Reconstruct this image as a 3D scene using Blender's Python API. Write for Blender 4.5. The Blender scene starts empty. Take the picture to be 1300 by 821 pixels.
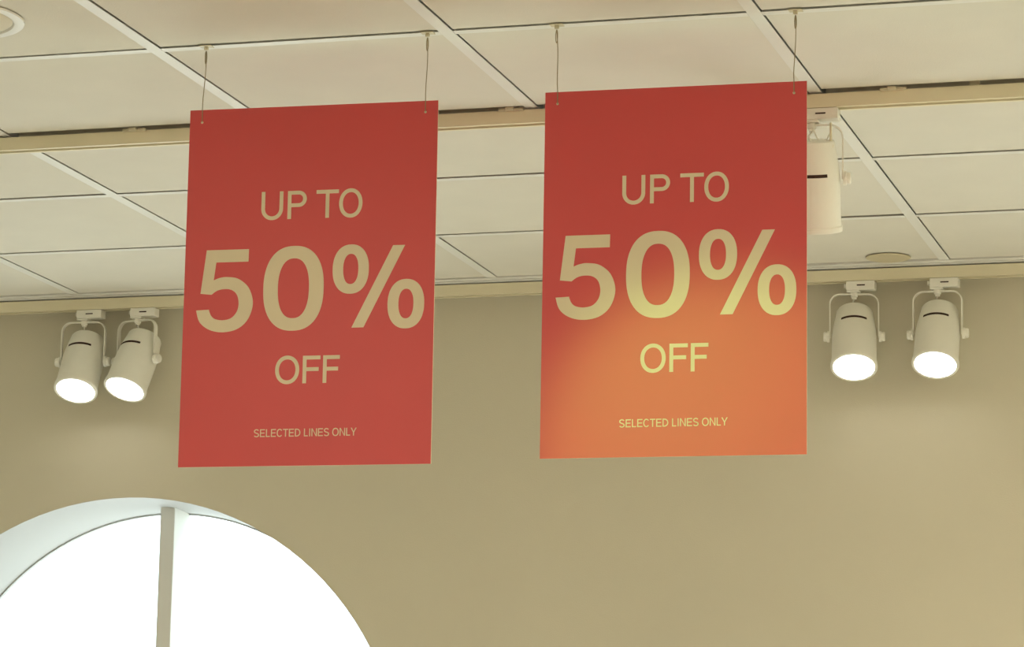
import bpy, bmesh, math, random
from mathutils import Vector, Matrix
random.seed(7)
C = bpy.context.scene.collection
SC = bpy.context.scene
CH = 3.25                       # ceiling height; most coordinates below are given relative to the ceiling

# ------------------------------------------------------------------ camera
F_PX, YAW, PITCH, ROLL = 4086.578, 0.28507, 0.19198, 0.01775
cd = bpy.data.cameras.new('camera'); cam = bpy.data.objects.new('camera', cd); C.objects.link(cam)
fw = Vector((-math.sin(YAW)*math.cos(PITCH), math.cos(YAW)*math.cos(PITCH), math.sin(PITCH)))
rt = Vector((math.cos(YAW), math.sin(YAW), 0)); up = rt.cross(fw)
r2 = rt*math.cos(ROLL) + up*math.sin(ROLL); u2 = -rt*math.sin(ROLL) + up*math.cos(ROLL)
m = Matrix((r2, u2, -fw)).transposed().to_4x4()
m.translation = Vector((2.38891, -5.66755, CH-1.65353))
cam.matrix_world = m
cd.sensor_fit = 'HORIZONTAL'; cd.sensor_width = 36; cd.lens = F_PX*36/1300
cd.shift_y = -45/1300; cd.clip_start = 0.05; cd.clip_end = 200
SC.camera = cam

# ------------------------------------------------------------------ world, view, main lights
w = bpy.data.worlds.new('sky'); SC.world = w; w.use_nodes = True
bg = w.node_tree.nodes['Background']; bg.inputs[0].default_value = (0.80, 0.95, 1.0, 1); bg.inputs[1].default_value = 3.1
vs = SC.view_settings; vs.view_transform = 'Standard'; vs.look = 'None'; vs.exposure = 0.0; vs.gamma = 1; vs.use_curve_mapping = False
SC.render.film_transparent = False

def area(name, loc, size, power, col, rot=(0, 0, 0), sy=None):
    l = bpy.data.lights.new(name, 'AREA'); l.shape = 'RECTANGLE'; l.size = size; l.size_y = sy or size
    l.energy = power; l.color = col
    o = bpy.data.objects.new(name, l); C.objects.link(o); o.location = loc; o.rotation_euler = rot
    return o
FILL_PANELS = [(-2.7, -2.7), (-0.3, -2.7), (2.1, -2.7), (4.5, -2.7), (-2.7, -5.7), (-0.3, -5.7), (2.1, -5.7), (4.5, -5.7), (3.3, 0.9)]  # unseen fill lights, added to brighten the signs, wall and ceiling
FILL_POWER = 25
for x, y in FILL_PANELS:
    area('fill_panel_light', (x, y, CH-0.03), 0.52, FILL_POWER*{-2.7: .5, -.3: .8, 2.1: 1.2, 4.5: 1.6, 3.3: 1.5}[x], (1.0, 0.90, 0.68))
sl = bpy.data.lights.new('sun', 'SUN'); sl.energy = 9; sl.angle = math.radians(1.5); sl.color = (.97, .98, 1)
sun = bpy.data.objects.new('sun', sl); C.objects.link(sun)
sun.rotation_euler = Vector((.25, -.50, -.86)).to_track_quat('-Z', 'Y').to_euler()      # daylight sun from outside the back wall, falling on the shop floor
# a track spotlight behind the camera side whose beam catches the lower part of the right sign
def spot(name, loc, target, power, col, ang, blend, rad=0.05):
    l = bpy.data.lights.new(name, 'SPOT'); l.energy = power; l.color = col; l.spot_size = math.radians(ang); l.spot_blend = blend
    l.shadow_soft_size = rad
    o = bpy.data.objects.new(name, l); C.objects.link(o); o.location = loc
    o.rotation_euler = (Vector(target)-Vector(loc)).to_track_quat('-Z', 'Y').to_euler()
    return o
spot('shop_spot_beam', (0.62, -2.40, CH-0.27), (1.12, 0.0, CH-0.84), 68, (.66, 0.96, 0.20), 19.5, 0.6)

# ------------------------------------------------------------------ materials
def mat(name, col, rough=0.6, spec=0.3, noise=0.0, nscale=40, bump=0.0, bscale=200, coat=0.0, emit=None, estr=0):
    m = bpy.data.materials.new(name); m.use_nodes = True
    nt = m.node_tree; b = nt.nodes['Principled BSDF']
    b.inputs['Base Color'].default_value = (*col, 1); b.inputs['Roughness'].default_value = rough
    b.inputs['Specular IOR Level'].default_value = spec; b.inputs['Coat Weight'].default_value = coat
    tc = nt.nodes.new('ShaderNodeTexCoord')
    if noise:
        n = nt.nodes.new('ShaderNodeTexNoise'); n.inputs['Scale'].default_value = nscale; n.inputs['Detail'].default_value = 5
        nt.links.new(tc.outputs['Object'], n.inputs['Vector'])
        mr = nt.nodes.new('ShaderNodeMapRange'); mr.inputs['To Min'].default_value = 1-noise; mr.inputs['To Max'].default_value = 1+noise
        nt.links.new(n.outputs['Fac'], mr.inputs['Value'])
        hs = nt.nodes.new('ShaderNodeHueSaturation'); hs.inputs['Color'].default_value = (*col, 1)
        nt.links.new(mr.outputs['Result'], hs.inputs['Value']); nt.links.new(hs.outputs['Color'], b.inputs['Base Color'])
    if bump:
        n2 = nt.nodes.new('ShaderNodeTexNoise'); n2.inputs['Scale'].default_value = bscale; n2.inputs['Detail'].default_value = 3
        nt.links.new(tc.outputs['Object'], n2.inputs['Vector'])
        bp = nt.nodes.new('ShaderNodeBump'); bp.inputs['Strength'].default_value = bump; bp.inputs['Distance'].default_value = 0.002
        nt.links.new(n2.outputs['Fac'], bp.inputs['Height']); nt.links.new(bp.outputs['Normal'], b.inputs['Normal'])
    if emit:
        b.inputs['Emission Color'].default_value = (*emit, 1); b.inputs['Emission Strength'].default_value = estr
    return m
M = dict(
    tile=mat('ceiling_tile_white', (.79, .755, .645), .8, .2, .05, 6, .25, 260),
    bar=mat('grid_bar_white', (.86, .85, .78), .45, .4, .02, 10),
    plenum=mat('plenum_dark', (.20, .14, .09), .9, .1, .2, 4),
    wall=mat('wall_beige_paint', (.69, .64, .49), .75, .25, .035, 3, .2, 300),
    reveal=mat('window_reveal_white', (.47, .48, .47), .6, .3, .02, 4),
    wframe=mat('window_frame_paint', (.78, .78, .72), .5, .4, .02, 8),
    rail=mat('track_cream_metal', (.86, .79, .56), .45, .4, .03, 20),
    groove=mat('track_groove_dark', (.10, .06, .04), .8, .2, .1, 20),
    lamp=mat('lamp_cream_powder_coat', (.95, .93, .82), .42, .4, .02, 30),
    dark=mat('vent_dark', (.06, .035, .025), .8, .1, .1, 30),
    lens=mat('lens_lit', (.9, .9, .9), .3, .5, emit=(1, .98, .93), estr=5),
    red=mat('sign_red_print', (.61, .046, .047), .42, .8, .03, 9, .05, 60),
    ink=mat('sign_cream_print', (.72, .61, .41), .42, .8, .03, 30),
    edge=mat('sign_core_edge', (.80, .66, .45), .7, .2, .02, 30),
    cord=mat('cord_olive', (.33, .27, .15), .6, .3, .1, 80),
    clip=mat('clip_clear_plastic', (.66, .60, .42), .35, .5, .03, 80),
    floor=mat('floor_beige', (.62, .61, .57), .6, .3, .06, 2),
    paving=mat('paving_pale', (.55, .55, .52), .9, .2, .05, 1),
    side=mat('side_wall_cream', (.74, .72, .66), .8, .2, .03, 2),
    grille=mat('grille_cream', (.70, .63, .46), .6, .3, .04, 200),
    plate=mat('plate_cream', (.66, .58, .38), .6, .3, .03, 30),
)
def glass():
    m = bpy.data.materials.new('window_glass'); m.use_nodes = True; nt = m.node_tree
    for n in list(nt.nodes):
        if n.type != 'OUTPUT_MATERIAL': nt.nodes.remove(n)
    out = nt.nodes['Material Output']
    t = nt.nodes.new('ShaderNodeBsdfTransparent'); t.inputs[0].default_value = (.96, .98, .97, 1)
    g = nt.nodes.new('ShaderNodeBsdfGlossy'); g.inputs['Roughness'].default_value = .03
    mx = nt.nodes.new('ShaderNodeMixShader')
    mx.inputs[0].default_value = .06; nt.links.new(t.outputs[0], mx.inputs[1]); nt.links.new(g.outputs[0], mx.inputs[2])
    nt.links.new(mx.outputs[0], out.inputs[0]); return m
M['glass'] = glass()

# ------------------------------------------------------------------ helpers
def box(bm, a, b):
    vs_ = [bm.verts.new((x, y, z)) for x in (a[0], b[0]) for y in (a[1], b[1]) for z in (a[2], b[2])]
    for f in ((0, 1, 3, 2), (4, 6, 7, 5), (0, 4, 5, 1), (2, 3, 7, 6), (0, 2, 6, 4), (1, 5, 7, 3)):
        bm.faces.new([vs_[i] for i in f])
def bevel(bm, w_, seg=1, ang=40):
    bm.normal_update()
    es = [e for e in bm.edges if len(e.link_faces) == 2 and e.calc_face_angle(0) > math.radians(ang)]
    bmesh.ops.bevel(bm, geom=es, offset=w_, segments=seg, affect='EDGES', clamp_overlap=True)
def mesh(name, bm, m, smooth=False):
    bmesh.ops.recalc_face_normals(bm, faces=bm.faces)
    me = bpy.data.meshes.new(name); bm.to_mesh(me); bm.free(); me.materials.append(m)
    if smooth:
        for p in me.polygons: p.use_smooth = True
        try: me.set_sharp_from_angle(angle=math.radians(35))
        except Exception: pass
    return me
def obj(name, me, parent=None, loc=(0, 0, 0), rot=(0, 0, 0)):
    o = bpy.data.objects.new(name, me); C.objects.link(o); o.location = loc; o.rotation_euler = rot
    if parent: o.parent = parent
    return o
def thing(name, label, cat, loc=(0, 0, 0), rotz=0, group=None):
    o = bpy.data.objects.new(name, None); C.objects.link(o); o.location = loc; o.rotation_euler = (0, 0, rotz)
    o.empty_display_size = 0.05
    o['label'] = label; o['category'] = cat
    if group: o['group'] = group
    return o
def struct(name, me, label=None, cat=None, loc=(0, 0, 0)):
    o = obj(name, me, None, loc); o['kind'] = 'structure'
    if label: o['label'] = label
    if cat: o['category'] = cat
    return o
def lathe(bm, prof, n=40, closed=False):
    rings = []
    for r, z in prof:
        if r < 1e-6: rings.append([bm.verts.new((0, 0, z))])
        else: rings.append([bm.verts.new((r*math.cos(2*math.pi*i/n), r*math.sin(2*math.pi*i/n), z)) for i in range(n)])
    prs = list(zip(rings, rings[1:])) + ([(rings[-1], rings[0])] if closed else [])
    for a, b in prs:
        for i in range(n):
            j = (i+1) % n
            f = [a[i % len(a)], a[j % len(a)], b[j % len(b)], b[i % len(b)]]
            u = []
            for v in f:
                if v not in u: u.append(v)
            if len(u) > 2: bm.faces.new(u)
def tube(bm, pts, r, n=8):
    pts = [Vector(p) for p in pts]; rings = []
    for i, p in enumerate(pts):
        d = (pts[min(i+1, len(pts)-1)]-pts[max(i-1, 0)]).normalized()
        a = d.cross(Vector((0, 1, 0.01))); a = a.normalized() if a.length > .05 else d.cross(Vector((1, 0, 0))).normalized()
        b = d.cross(a)
        rings.append([bm.verts.new(p+(a*math.cos(2*math.pi*k/n)+b*math.sin(2*math.pi*k/n))*r) for k in range(n)])
    for a, b in zip(rings, rings[1:]):
        for k in range(n): bm.faces.new([a[k], a[(k+1) % n], b[(k+1) % n], b[k]])
    bm.faces.new(rings[0]); bm.faces.new(rings[-1][::-1])

# ------------------------------------------------------------------ ceiling: slab, tiles, grid bars
T = 0.6
XI, XJ, YI = -8, 8, -14                       # columns and rows of tiles
bm = bmesh.new(); box(bm, (XI*T-.05, YI*T-.05, .035), (XJ*T+.05, 2.52, .12))
ceiling = struct('ceiling', mesh('ceiling', bm, M['plenum']), 'suspended tiled shop ceiling of cream square tiles in a white metal grid', 'ceiling', (0, 0, CH))
def tile_mesh(y0, y1):
    bm = bmesh.new(); box(bm, (.0022, y0, 0), (T-.0264, y1, .018)); bevel(bm, .0010)
    return mesh('ceiling_tile', bm, M['tile'])
full = tile_mesh(.023, T-.005); pre = tile_mesh(.023, T-.010); post = tile_mesh(.040, T-.005); last = tile_mesh(.023, T-.064)
for j in range(XI, XJ):
    for k in range(YI, 4):
        me = {0: pre, 1: post, 3: last}.get(k, full)
        obj('ceiling_tile', me, ceiling, (j*T, k*T, .0005+random.uniform(0, .0012)), (random.uniform(-.0012, .0012), random.uniform(-.001, .001), 0))
bm = bmesh.new(); box(bm, (-.0262, YI*T, -.0012), (0, 2.338, .0)); box(bm, (-.0150, YI*T, 0), (-.012, 2.338, .034))
mb = mesh('grid_bar', bm, M['bar'])
for j in range(XI, XJ+1): obj('grid_bar', mb, ceiling, (j*T, 0, 0))
bm = bmesh.new(); box(bm, (.0005, .0, -.0010), (T-.0267, .0225, -.0002)); box(bm, (.0005, .011, 0), (T-.0267, .014, .034))
cb = mesh('cross_bar', bm, M['bar'])
for j in range(XI, XJ):
    for k in range(YI, 4):
        if k == 1: continue
        obj('cross_bar', cb, ceiling, (j*T, k*T, 0))
# edge trim along the back wall: two white strips with a dark joint
bm = bmesh.new(); box(bm, (XI*T, 2.346, -.001), (XJ*T, 2.372, .03)); struct('trim_1', mesh('trim_1', bm, M['bar']), 'white metal ceiling edge strip before the back wall', 'trim', (0, 0, CH))
bm = bmesh.new(); box(bm, (XI*T, 2.382, -.001), (XJ*T, 2.50, .03)); struct('trim_2', mesh('trim_2', bm, M['bar']), 'white ceiling edge board that carries the far lighting track', 'trim', (0, 0, CH))

# ------------------------------------------------------------------ walls and floor
ZF = 0
X0, X1, Y0, YW = XI*T, XJ*T, YI*T, 2.5
WALL_T = 0.292
WINS = [(-1.0918, 1), (-5.2, 2), (2.62, 3)]  # only the first is in view; the others are added to light the ceiling
# arched openings: outer arch on the room face, inner (smaller) arch at the glass, splayed reveal between
RO, ZO, RI, ZI, DG = .8142, CH-1.3605, .705, CH-1.261, .277
SILL = 0.20
def arch(cx, r, zc, n=56, sill=SILL):
    p = [(cx-r, sill)] + [(cx-r*math.cos(math.pi*i/n), zc+r*math.sin(math.pi*i/n)) for i in range(n+1)] + [(cx+r, sill)]
    return p
def wall_with_arch(bm, xa, xb, cx, y0, y1, za, zb, r, zc):
    n = 56; ap = arch(cx, r, zc, n)
    for y in (y0, y1):
        V = lambda x, z: bm.verts.new((x, y, z))
        # left and right piers
        bm.faces.new([V(xa, za), V(cx-r, za), V(cx-r, zb), V(xa, zb)]); bm.faces.new([V(cx+r, za), V(xb, za), V(xb, zb), V(cx+r, zb)])
        bm.faces.new([V(cx-r, za), V(cx+r, za), V(cx+r, SILL), V(cx-r, SILL)])
        q = ap[1:-1]
        for a, b in zip(q, q[1:]): bm.faces.new([V(a[0], a[1]), V(b[0], b[1]), V(b[0], zb), V(a[0], zb)])
# room face and outer face of the wall, window by window
bm = bmesh.new()
wins = [c for c, _ in WINS if X0 < c-RO and c+RO < X1]
cuts = [X0] + [(a+b)/2 for a, b in zip(sorted(wins), sorted(wins)[1:])] + [X1]
for c, xa, xb in zip(sorted(wins), cuts, cuts[1:]):
    wall_with_arch(bm, xa, xb, c, YW, YW+.0001, 0, CH+.1, RO, ZO)
    wall_with_arch(bm, xa, xb, c, YW+WALL_T, YW+WALL_T+.0001, 0, CH+.1, RI, ZI)
bmesh.ops.remove_doubles(bm, verts=bm.verts, dist=.00005)
wall_back = struct('wall_back', mesh('wall_back', bm, M['wall']), 'beige painted back wall with an arched window', 'wall')
for i, (c, _) in enumerate([x for x in WINS if x[0] in wins]):
    bm = bmesh.new()
    A = [(x, YW-.0005, z) for x, z in arch(c, RO, ZO)]; B = [(x, YW+DG, z) for x, z in arch(c+.015, RI, ZI)]; D = [(x, YW+WALL_T, z) for x, z in arch(c+.015, RI, ZI)]
    rows = [[bm.verts.new(p) for p in R] for R in (A, B, D)]
    for R, S in zip(rows, rows[1:]):
        for k in range(len(R)): bm.faces.new([R[k], R[(k+1) % len(R)], S[(k+1) % len(R)], S[k]])
    for f in bm.faces: f.smooth = False
    wn = struct('window_%d' % (i+1), mesh('window_%d' % (i+1), bm, M['reveal'], True),
                ['arched window with a white splayed reveal in the beige back wall', 'unseen arched window added further along the back wall to light the ceiling'][min(i, 1)], 'window')
    # frame ring
    bm = bmesh.new(); pr = []
    for y in (YW+DG-.003, YW+DG+.012):
        for r in (RI+.0, RI-.004):
            pr.append([bm.verts.new((x, y, z)) for x, z in arch(c+.015, r, ZI, sill=SILL+(0 if r == RI else .004))])
    n = len(pr[0])
    for a, b in ((0, 1), (1, 3), (3, 2), (2, 0)):
        for k in range(n): bm.faces.new([pr[a][k], pr[a][(k+1) % n], pr[b][(k+1) % n], pr[b][k]])
    obj('window_frame', mesh('window_frame', bm, M['reveal'], True), wn)
    # muntin
    mx = c+.045; zt = ZI+math.sqrt((RI+.05)**2-.045**2)-.018
    bm = bmesh.new(); box(bm, (mx-.0215, YW+.170, SILL), (mx+.0215, YW+DG+.01, zt)); bevel(bm, .0015)
    obj('muntin', mesh('muntin', bm, M['wframe']), wn)
    bm = bmesh.new(); box(bm, (c-RI, YW+DG-.02, 1.15), (c+RI, YW+DG+.01, 1.19)); obj('transom', mesh('transom', bm, M['wframe']), wn)
    for s in (-1, 1):
        bm = bmesh.new(); q = arch(c, RI-.01, ZI)
        x_in = mx+s*.0215
        poly = [(x, z) for x, z in q if (x-x_in)*s > 0]
        zt2 = ZI+math.sqrt((RI-.01)**2-(x_in-c)**2)
        poly = ([(x_in, SILL)]+poly[::-1]+[(x_in, zt2)]) if s > 0 else ([(x_in, SILL)]+poly+[(x_in, zt2)])
        bm.faces.new([bm.verts.new((x, YW+DG, z)) for x, z in poly])
        obj('pane', mesh('pane', bm, M['glass']), wn)
def slab(name, a, b, m, lab, cat):
    bm = bmesh.new(); box(bm, a, b); return struct(name, mesh(name, bm, m), lab, cat)
slab('floor', (X0, Y0, -.05), (X1, YW+WALL_T, 0), M['floor'], 'beige shop floor', 'floor')
slab('ground', (-14, YW+WALL_T+.001, -.25), (14, 16, -.05), M['paving'], 'pale sunlit paving outside the back wall', 'ground')
slab('wall_left', (X0-.1, Y0, 0), (X0, YW+WALL_T, CH+.1), M['side'], 'cream left side wall of the shop', 'wall')
slab('wall_right', (X1, Y0, 0), (X1+.1, YW+WALL_T, CH+.1), M['side'], 'cream right side wall of the shop', 'wall')
slab('wall_front', (X0-.1, Y0-.1, 0), (X1+.1, Y0, CH+.1), M['side'], 'cream front wall of the shop behind the viewer', 'wall')

# ------------------------------------------------------------------ lighting tracks
def track(label, y, top, clips):
    t = thing('lighting_track', label, 'track', (0, y, CH))
    bm = bmesh.new(); W = .036; b = -.034
    prof = [(0, top), (0, b), (.009, b), (.009, b+.012), (.013, b+.012), (.013, b+.024), (W-.013, b+.024), (W-.013, b+.012), (W-.009, b+.012), (W-.009, b), (W, b), (W, top)]
    fs = []
    ends = [[bm.verts.new((x, p[0], p[1])) for p in prof] for x in (X0+.01, X1-.01)]
    for k in range(len(prof)): bm.faces.new([ends[0][k], ends[0][(k+1) % len(prof)], ends[1][(k+1) % len(prof)], ends[1][k]])
    bm.faces.new(ends[0]); bm.faces.new(ends[1][::-1])
    obj('rail', mesh('rail', bm, M['rail']), t)
    bm = bmesh.new()
    box(bm, (X0+.02, .0132, b+.014), (X1-.02, .0145, b+.0235)); box(bm, (X0+.02, W-.0145, b+.014), (X1-.02, W-.0132, b+.0235))
    box(bm, (X0+.02, .0145, b+.0225), (X1-.02, W-.0145, b+.0238))
    obj('conductor_insert', mesh('conductor_insert', bm, M['groove']), t)
    for x in clips:
        bm = bmesh.new(); box(bm, (x-.028, -.006, top-.0025), (x+.026, -.0002, top+.004)); box(bm, (x-.012, -.012, top-.001), (x+.006, -.004, top+.005)); bevel(bm, .001)
        obj('fixing_clip', mesh('fixing_clip', bm, M['clip']), t)
    return t
track('long cream lighting track across the ceiling directly behind the two red signs', .600, -.0055, [-.303, .545, 1.349])
track('long pale lighting track along the top of the beige back wall', 2.400, -.0045, [])
# dark slot the near track hangs in
bm = bmesh.new(); box(bm, (X0+.01, .575, .0225), (X1-.01, .640, .034)); o = obj('track_recess', mesh('track_recess', bm, M['plenum']), ceiling)
bm = bmesh.new()
for x in [X0+.3+i*1.2 for i in range(8)]: box(bm, (x, .612, -.0054), (x+.02, .622, .022))
o = obj('track_hanger', mesh('track_hanger', bm, M['rail']), ceiling)

# ------------------------------------------------------------------ spotlights
def yoke_mesh():
    bm = bmesh.new(); h, wd, zt, zb, r = .0625, .0065, -.0675, -.181, .026
    p = [(-h, zb)] + [(-h+r-r*math.cos(a), zt-r+r*math.sin(a)) for a in [math.pi/2*i/8 for i in range(9)]]
    p += [(-x, z) for x, z in p[::-1]]
    th = .0016; rows = []
    for i, q in enumerate(p):
        a = Vector(p[max(i-1, 0)]); b = Vector(p[min(i+1, len(p)-1)]); d = (b-a).normalized(); n = Vector((-d.y, d.x))
        rows.append([bm.verts.new((q[0]+s*n.x*th, y, q[1]+s*n.y*th)) for s, y in ((1, -wd), (1, wd), (-1, wd), (-1, -wd))])
    for a, b in zip(rows, rows[1:]):
        for k in range(4): bm.faces.new([a[k], a[(k+1) % 4], b[(k+1) % 4], b[k]])
    bm.faces.new(rows[0]); bm.faces.new(rows[-1][::-1])
    return mesh('yoke', bm, M['lamp'])
def spotlight(label, x, ty, yaw, tilt, slot_a, on=True, bracket=False, group=None, power=60, blen=.100):
    # origin: on the track above the yoke's stem; tilt swings the lens towards -y after the yaw
    t = thing('track_spotlight', label, 'spotlight', (x, ty+.018, CH), 0, group)
    bm = bmesh.new(); box(bm, (-.018, -.0165, -.058), (.056, .0165, -.0345)); box(bm, (-.018, -.015, -.063), (.016, .015, -.058)); bevel(bm, .0015)
    box(bm, (-.0255, -.006, -.050), (-.018, .006, -.040)); box(bm, (.044, -.0178, -.050), (.056, -.0165, -.036))
    ad = obj('track_adapter', mesh('track_adapter', bm, M['lamp']), t)
    bm = bmesh.new(); box(bm, (.010, -.0171, -.0475), (.031, -.0164, -.0445)); obj('adapter_slot', mesh('adapter_slot', bm, M['dark']), ad)
    bm = bmesh.new(); lathe(bm, [(0, -.0625), (.0095, -.0625), (.0090, -.074), (.0065, -.0755), (.0065, -.080), (0, -.080)], 20); obj('stem', mesh('stem', bm, M['lamp'], True), t)
    Ry = Matrix.Rotation(yaw, 4, 'Z')
    yk = obj('yoke', yoke_mesh(), t, (0, 0, 0), (0, 0, yaw))
    for s in (-1, 1):
        bm = bmesh.new(); lathe(bm, [(0, -.001), (.0145, -.001), (.0145, .005), (.0125, .006), (.0125, .0125), (.011, .0145), (0, .0145)], 24)
        bmesh.ops.transform(bm, matrix=Matrix.Rotation(s*math.pi/2, 4, 'Y'), verts=bm.verts)
        k = obj('knob', mesh('knob', bm, M['lamp'], True), yk, (s*.0642, 0, -.178))
    # body: lathe along local z (up = cap, down = lens); rotated about x by tilt
    prof = [(0, .0775), (.0425, .0775), (.0458, .0765), (.0475, .0735), (.0490, .062), (.0520, .045), (.0553, .022), (.0570, 0), (.0575, -.07), (.0585, -blen+.016), (.0592, -blen+.008),
            (.0580, -blen+.001), (.0565, -blen), (.0535, -blen), (.0530, -blen+.004), (.0530, -blen+.009), (0, -blen+.009)]
    bm = bmesh.new(); lathe(bm, prof, 56)
    E = Matrix.Rotation(yaw, 4, 'Z') @ Matrix.Rotation(-tilt, 4, 'X')
    body = obj('lamp_body', mesh('lamp_body', bm, M['lamp'], True), t, (0, 0, -.178)); body.rotation_euler = E.to_euler()
    # vent slots, front and back, an arc wrapping the housing
    def rad(a):
        pr = [(.0490, .062), (.0520, .045), (.0553, .022), (.0570, 0), (.0575, -.07)]
        for (r1, z1), (r2_, z2) in zip(pr, pr[1:]):
            if z2 <= a <= z1: return r1+(r2_-r1)*(a-z1)/(z2-z1)
        return .0575
    for base in (-math.pi/2, math.pi/2):
        bm = bmesh.new(); rows = []
        for i in range(21):
            th = base+math.radians(-36+72*i/20)
            rows.append([bm.verts.new(((rad(a)+dr)*math.cos(th), (rad(a)+dr)*math.sin(th), a)) for a, dr in ((slot_a-.0033, -.001), (slot_a-.0033, .0006), (slot_a+.0033, .0006), (slot_a+.0033, -.001))])
        for a, b in zip(rows, rows[1:]):
            for k in range(4): bm.faces.new([a[k], a[(k+1) % 4], b[(k+1) % 4], b[k]])
        bm.faces.new(rows[0]); bm.faces.new(rows[-1][::-1])
        obj('vent_slot', mesh('vent_slot', bm, M['dark'], True), body)
    bm = bmesh.new(); lathe(bm, [(0, -blen-.0010), (.02, -blen-.0006), (.04, -blen+.0004), (.0520, -blen+.0018), (.0522, -blen+.0085), (0, -blen+.0085)], 48)
    obj('lens', mesh('lens', bm, M['lens'], True), body)
    bm = bmesh.new(); lathe(bm, [(.0590, -blen+.012), (.0602, -blen+.011), (.0606, -blen+.004), (.0598, -blen+.0005), (.0585, -blen+.002)], 56, closed=True)
    obj('bezel', mesh('bezel', bm, M['lamp'], True), body)
    # supply lead from the stem into the cap
    bm = bmesh.new(); top = E @ Vector((0, 0, .076)); c2 = E @ Vector((-.012, .0, .090))
    p = [Vector((0, 0, -.079)), Vector((-.004, .006, -.086)), Vector((0, 0, -.178))+c2, Vector((0, 0, -.178))+top]
    q = [((1-u)**3*p[0]+3*u*(1-u)**2*p[1]+3*u*u*(1-u)*p[2]+u**3*p[3]) for u in [i/10 for i in range(11)]]
    tube(bm, q, .0022, 8); obj('lead', mesh('lead', bm, M['lamp'], True), t)
    if bracket:
        bm = bmesh.new(); box(bm, (.042, -.030, -.118), (.046, -.024, -.070)); box(bm, (.034, -.034, -.124), (.050, -.020, -.116)); bevel(bm, .001)
        obj('bracket', mesh('bracket', bm, M['rail']), t)
        bm = bmesh.new(); q = [Vector((.003+.040*u, -.006-.014*u, -.074-.040*math.sin(math.pi*u)*.7-.012*u)) for u in [i/12 for i in range(13)]]
        tube(bm, q, .0018, 8); obj('cable', mesh('cable', bm, M['lamp'], True), t)
    l = bpy.data.lights.new('lamp_beam', 'SPOT'); l.energy = power; l.color = (1, .99, .95); l.spot_size = math.radians(75); l.spot_blend = .8; l.shadow_soft_size = .04
    lo = bpy.data.objects.new('lamp_beam', l); C.objects.link(lo); lo.parent = t
    d = E @ Vector((0, 0, -1)); lo.location = Vector((0, 0, -.178)) + d*(blen+.012); lo.rotation_euler = d.to_track_quat('-Z', 'Y').to_euler()
    return t
G = 'lit track spotlights along the back wall'
R = math.radians
spotlight('leftmost lit cream track spotlight, with straight yoke, on the far left of the track', -1.2125, 2.4, R(4), R(28), .024, group=G)
spotlight('lit cream track spotlight turned askew, between the leftmost spotlight and the left red sign', -1.053, 2.4, R(-14), R(28), .024, group=G)
spotlight('lit cream track spotlight just right of the orange-lit sign', .941, 2.4, R(9), R(28), .024, group=G)
spotlight('lit cream track spotlight at the far right of the back wall', 1.157, 2.4, R(0), R(28), .024, group=G)
spotlight('large cream spotlight half hidden behind the right sign, pointing away towards the wall', 1.1775, .600, R(8), R(-19), .010, bracket=True, blen=.108)

# ------------------------------------------------------------------ ceiling fittings
t = thing('round_ceiling_fitting', 'round ceiling fitting with a white rim, cut off by the left frame edge', 'ceiling fitting', (-.309, -.2915, CH))
bm = bmesh.new(); lathe(bm, [(.140, -.0015), (.139, -.005), (.132, -.007), (.120, -.0055), (.117, -.0018)], 64, closed=True); obj('rim', mesh('rim', bm, M['bar'], True), t)
bm = bmesh.new(); lathe(bm, [(0, -.0035), (.115, -.0030), (.117, -.0016), (0, -.0016)], 64); obj('grille', mesh('grille', bm, M['grille'], True), t)
bm = bmesh.new(); lathe(bm, [(0, -.004), (.050, -.004), (.056, -.0025), (.057, -.0008), (0, -.0008)], 48)
o = obj('ceiling_disc', mesh('ceiling_disc', bm, M['plate'], True), None, (1.052, 2.287, CH)); o['label'] = 'small flat tan disc on the far ceiling above the right spotlights'; o['category'] = 'ceiling fitting'

# ------------------------------------------------------------------ lettering (coordinates in mm on the sign, v downwards)
def rib(pts, w, closed=False, miter=True):
    P = [Vector(p) for p in pts]; n = len(P); L = []; Rr = []
    for i in range(n):
        a = P[(i-1) % n] if (closed or i > 0) else None; b = P[(i+1) % n] if (closed or i < n-1) else None
        d1 = (P[i]-a).normalized() if a is not None else None; d2 = (b-P[i]).normalized() if b is not None else None
        if d1 is None: d1 = d2
        if d2 is None: d2 = d1
        t_ = (d1+d2).normalized(); nn = Vector((-t_.y, t_.x)); k = 1/max(.35, nn.dot(Vector((-d1.y, d1.x))))
        L.append(P[i]+nn*w/2*k); Rr.append(P[i]-nn*w/2*k)
    out = []
    for i in range(n if closed else n-1):
        j = (i+1) % n; out.append([L[i], L[j], Rr[j], Rr[i]])
    return out
def ell(cx, cy, rx, ry, a0, a1, n=28, e=2.0):
    o = []
    for i in range(n+1):
        a = math.radians(a0+(a1-a0)*i/n); c, s = math.cos(a), math.sin(a)
        o.append((cx+rx*math.copysign(abs(c)**(2/e), c), cy+ry*math.copysign(abs(s)**(2/e), s)))
    return o
def ring(x0, x1, y0, y1, ix0, ix1, iy0, iy1, n=64, e=2.25):
    A = ell((x0+x1)/2, (y0+y1)/2, (x1-x0)/2, (y1-y0)/2, 0, 360, n, e)[:-1]; B = ell((ix0+ix1)/2, (iy0+iy1)/2, (ix1-ix0)/2, (iy1-iy0)/2, 0, 360, n, e)[:-1]
    return [[A[i], A[(i+1) % n], B[(i+1) % n], B[i]] for i in range(n)]
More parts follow.
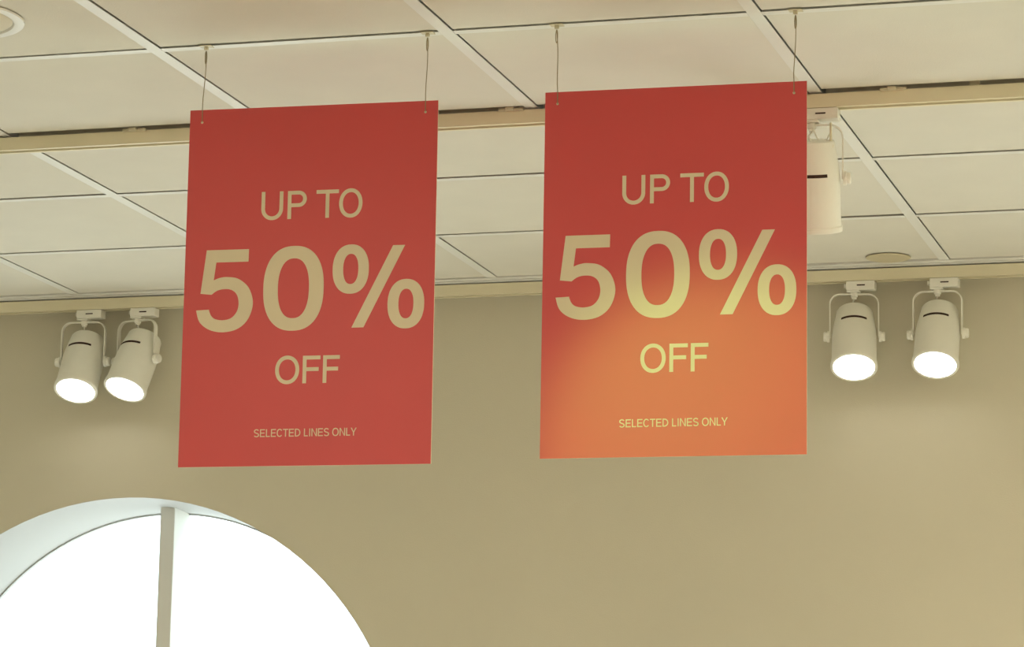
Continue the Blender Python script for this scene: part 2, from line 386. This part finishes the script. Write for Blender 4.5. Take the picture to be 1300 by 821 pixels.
def glyph(ch, x0, x1, y0, y1, w):
    h = w/2; H = y1-y0; o = .02*H; R_ = lambda p, c=False: rib(p, w, c)
    if ch == 'U':
        r = (x1-x0)/2-h; cy = y1+o-h-r*1.02
        return R_([(x0+h, y0), (x0+h, cy)]+ell((x0+x1)/2, cy, r, r*1.02, 180, 0, 24)[1:-1]+[(x1-h, cy), (x1-h, y0)])
    if ch in 'O':
        return R_(ell((x0+x1)/2, (y0+y1)/2, (x1-x0)/2-h, H/2+o-h, 0, 360, 48, 2.1)[:-1], True)
    if ch == 'T': return R_([(x0, y0+h), (x1, y0+h)])+R_([((x0+x1)/2, y0+w), ((x0+x1)/2, y1)])
    if ch == 'I': return R_([((x0+x1)/2, y0), ((x0+x1)/2, y1)])
    if ch == 'L': return R_([(x0+h, y0), (x0+h, y1)])+R_([(x0+w, y1-h), (x1, y1-h)])
    if ch == 'F': return R_([(x0+h, y0), (x0+h, y1)])+R_([(x0+w, y0+h), (x1, y0+h)])+R_([(x0+w, y0+H*.49), (x1-w*.4, y0+H*.49)])
    if ch == 'E': return R_([(x0+h, y0), (x0+h, y1)])+R_([(x0+w, y0+h), (x1, y0+h)])+R_([(x0+w, y0+H*.49), (x1-w*.4, y0+H*.49)])+R_([(x0+w, y1-h), (x1, y1-h)])
    if ch == 'P':
        yb = y0+H*.58; r = (yb-y0-w)/2; cx = x1-h-r
        return R_([(x0+h, y0), (x0+h, y1)])+R_([(x0+w, y0+h)]+ell(cx, y0+h+r, r, r, -90, 90, 20)+[(x0+w, yb-h)])
    if ch == 'D':
        r = H/2-h; rx = (x1-x0)*.58; cx = x1-h-rx
        return R_([(x0+h, y0), (x0+h, y1)])+R_([(x0+w, y0+h)]+ell(cx, y0+H/2, rx, r, -90, 90, 24)+[(x0+w, y1-h)])
    if ch == 'C': return R_(ell((x0+x1)/2, (y0+y1)/2, (x1-x0)/2-h, H/2+o-h, -38, -322, 34, 2.1))
    if ch == 'N': return R_([(x0+h, y0), (x0+h, y1)])+R_([(x1-h, y0), (x1-h, y1)])+[[(x0+w, y0), (x0+w, y0+w*1.3), (x1-w, y1), (x1-w, y1-w*1.3)]]
    if ch == 'Y':
        c = (x0+x1)/2; ym = y0+H*.58
        return R_([(c, ym), (c, y1)])+[[(x0, y0), (x0+w*1.15, y0), (c+w*.0, ym-w*.75), (c-h, ym)], [(x1-w*1.15, y0), (x1, y0), (c+h, ym), (c, ym-w*.75)], [(c-h, ym), (c, ym-w*.75), (c+h, ym)]]
    if ch == 'S':
        c = (x0+x1)/2; rx = (x1-x0)/2-h; ry = (H/2+o-h)/2; yt = y0-o+h+ry; yb = y1+o-h-ry
        return R_(ell(c, yt, rx*.94, ry, -25, -180, 14)+[(c-rx*.80, yt+ry*.52), (c-rx*.3, yt+ry*.88), (c+rx*.35, yb-ry*.86), (c+rx*.84, yb-ry*.5)]+ell(c, yb, rx, ry, 0, 155, 14))
    return []
def catmull(P, n=8):
    P = [Vector(p) for p in P]; o = []
    for i in range(1, len(P)-2):
        a, b, c, d = P[i-1:i+3]
        for k in range(n):
            u = k/n; o.append(.5*((2*b)+(c-a)*u+(2*a-5*b+4*c-d)*u*u+(3*b-a-3*c+d)*u**3))
    o.append(P[-2]); return [tuple(v) for v in o]
def five():
    out = catmull([(50, 345), (59.5, 338.5), (72, 334), (87, 332.6), (110, 337), (131, 355), (140.2, 385), (131, 416), (110, 434.5), (81, 440.2), (54, 435), (34, 420), (25.8, 396.5), (24, 380)])
    inn = catmull([(52, 385), (51.6, 395.5), (57, 408), (66, 414.6), (81, 416.7), (97, 413), (108, 401), (111.5, 385), (107.5, 368), (97, 358.5), (83, 356), (68, 358.5), (56, 366.5), (50, 372)])
    return [[(43.5, 279), (129, 279), (128.6, 303.5), (63.7, 303.5), (59.5, 338.5)][:5]+out[1:]+inn+[(33.6, 364)]]
def text_parts():
    k = []
    S = 7.4
    g = []
    for ch, a, b in (('U', 151.3, 195.2), ('P', 204.3, 242.5), ('T', 261.8, 306.5), ('O', 307.5, 354)): g += glyph(ch, a, b, 167.5, 222.5, S)
    k.append(g)
    g = five() + ring(160.3, 281.2, 275.5, 440.5, 189.5, 251.8, 299.8, 416.2, 72, 2.35)
    g += ring(298.1, 370, 276, 371.8, 319.0, 349.2, 294.3, 353, 56) + ring(408.6, 480.7, 346, 441.3, 430, 459.6, 365, 422, 56)
    g += [[(417, 280), (440.6, 280), (362, 437.3), (338.2, 437.3)]]
    k.append(g)
    g = []
    for ch, a, b in (('O', 189, 237), ('F', 243.8, 278.5), ('F', 284, 317)): g += glyph(ch, a, b, 489.5, 542.5, S)
    k.append(g)
    wd = dict(S=.667, E=.667, L=.556, C=.722, T=.611, D=.722, I=.278, N=.722, O=.778, Y=.667); wd[' '] = .278
    s = 'SELECTED LINES ONLY'; tot = sum(wd[c] for c in s); x = 149.3; sc = 204.5/tot; g = []
    for c in s:
        sb = {'T': .02, 'Y': .01, 'O': .04, 'C': .045, 'S': .045}.get(c, .075)
        if c != ' ': g += glyph(c, x+sb*sc, x+(wd[c]-sb*.6)*sc, 629.3, 644.2, 1.9)
        x += wd[c]*sc
    k.append(g)
    return k
def letter_mesh(polys):
    bm = bmesh.new()
    for P in polys:
        q = [bm.verts.new((p[0]/1000-.25, -.0020, .35-p[1]/1000)) for p in P]
        try: bm.faces.new(q)
        except Exception: pass
    bmesh.ops.remove_doubles(bm, verts=bm.verts, dist=.00002)
    bmesh.ops.triangulate(bm, faces=[f for f in bm.faces if len(f.verts) > 4])
    bm.normal_update()
    for f in bm.faces:
        if f.normal.y > 0: f.normal_flip()
    r = bmesh.ops.extrude_face_region(bm, geom=bm.faces[:])
    bmesh.ops.translate(bm, vec=(0, .0005, 0), verts=[v for v in r['geom'] if isinstance(v, bmesh.types.BMVert)])
    me = bpy.data.meshes.new('lettering'); bm.to_mesh(me); bm.free(); me.materials.append(M['ink']); return me
LT = [letter_mesh(g) for g in text_parts()]
def sign(label, cx, cy, cz, yaw, tilt, roll, cords):
    t = thing('sale_sign', label, 'sign', (cx, cy, CH+cz), 0)
    t.rotation_euler = (Matrix.Rotation(yaw, 4, 'Z') @ Matrix.Rotation(tilt, 4, 'X') @ Matrix.Rotation(-roll, 4, 'Y')).to_euler()
    mw = Matrix.Translation(t.location) @ t.rotation_euler.to_matrix().to_4x4(); inv = mw.inverted()
    # board: red printed face, pale core showing on the cut edges
    bm = bmesh.new(); box(bm, (-.25, -.0015, -.35), (.25, .0015, .35)); bm.normal_update()
    me = mesh('board', bm, M['red']); me.materials.append(M['edge'])
    for p in me.polygons: p.material_index = 0 if abs(p.normal.y) > .5 else 1
    obj('board', me, t)
    for lab, me in zip(('UP TO lettering in cream', 'large cream 50% figures', 'OFF lettering in cream', 'small cream SELECTED LINES ONLY line'), LT):
        o = obj('lettering', me, t); o['label'] = lab
    for (xt, hx, hz) in cords:
        top = inv @ Vector((xt, .0, CH-.012)); e = Vector((hx, -.0025, hz))
        bm = bmesh.new(); q = [top.lerp(Vector((hx, 0, .352)), u)+Vector((.0012*math.sin(u*5), 0, 0)) for u in [i/10 for i in range(11)]]
        q[-1] = Vector((hx, -.0028, .352)); q.append(e)
        tube(bm, q, .0009, 6); cd_ = obj('hanging_cord', mesh('hanging_cord', bm, M['cord']), t)
        # knotted top loop
        bm = bmesh.new(); q = [top+Vector((.0018*math.sin(2*math.pi*i/14), 0, -.012+.013*math.cos(2*math.pi*i/14))) for i in range(15)]
        tube(bm, q, .0008, 6); obj('loop', mesh('loop', bm, M['cord']), cd_)
        bm = bmesh.new(); c0 = top+Vector((0, 0, .0125)); box(bm, c0+Vector((-.013, -.010, -.0035)), c0+Vector((.013, .010, -.0015))); box(bm, c0+Vector((-.004, -.003, -.010)), c0+Vector((.004, .003, -.0035))); bevel(bm, .0008)
        obj('clip', mesh('clip', bm, M['clip']), cd_)
        bm = bmesh.new(); lathe(bm, [(0, -.0012), (.0022, -.0012), (.0026, 0), (0, 0)], 12); bmesh.ops.transform(bm, matrix=Matrix.Rotation(-math.pi/2, 4, 'X'), verts=bm.verts)
        o = obj('eyelet', mesh('eyelet', bm, M['clip']), cd_, (e.x, -.0016, e.z))
    return t
sign('plain red UP TO 50% OFF poster hanging on the left, in shade', .3154, .0232, -.4776, .0451, .0111, -.0016, [(.0975, -.225, .325), (.5509, .225, .328)])
sign('UP TO 50% OFF poster on the right, its lower half lit up orange', 1.0266, .0466, -.4733, .0359, .0035, -.0008, [(.8073, -.226, .327), (1.2659, .226, .328)])

# ------------------------------------------------------------------ added panels at the unseen fill lights under the ceiling
for i, (x, y) in enumerate(FILL_PANELS):
    t = thing('fill_light_panel', 'unseen square fill light panel added under the ceiling', 'ceiling light', (x, y, CH), 0, 'added fill light panels outside the picture')
    bm = bmesh.new(); box(bm, (-.28, -.28, -.012), (.28, .28, -.002)); obj('fill_diffuser', mesh('fill_diffuser', bm, M['bar']), t)
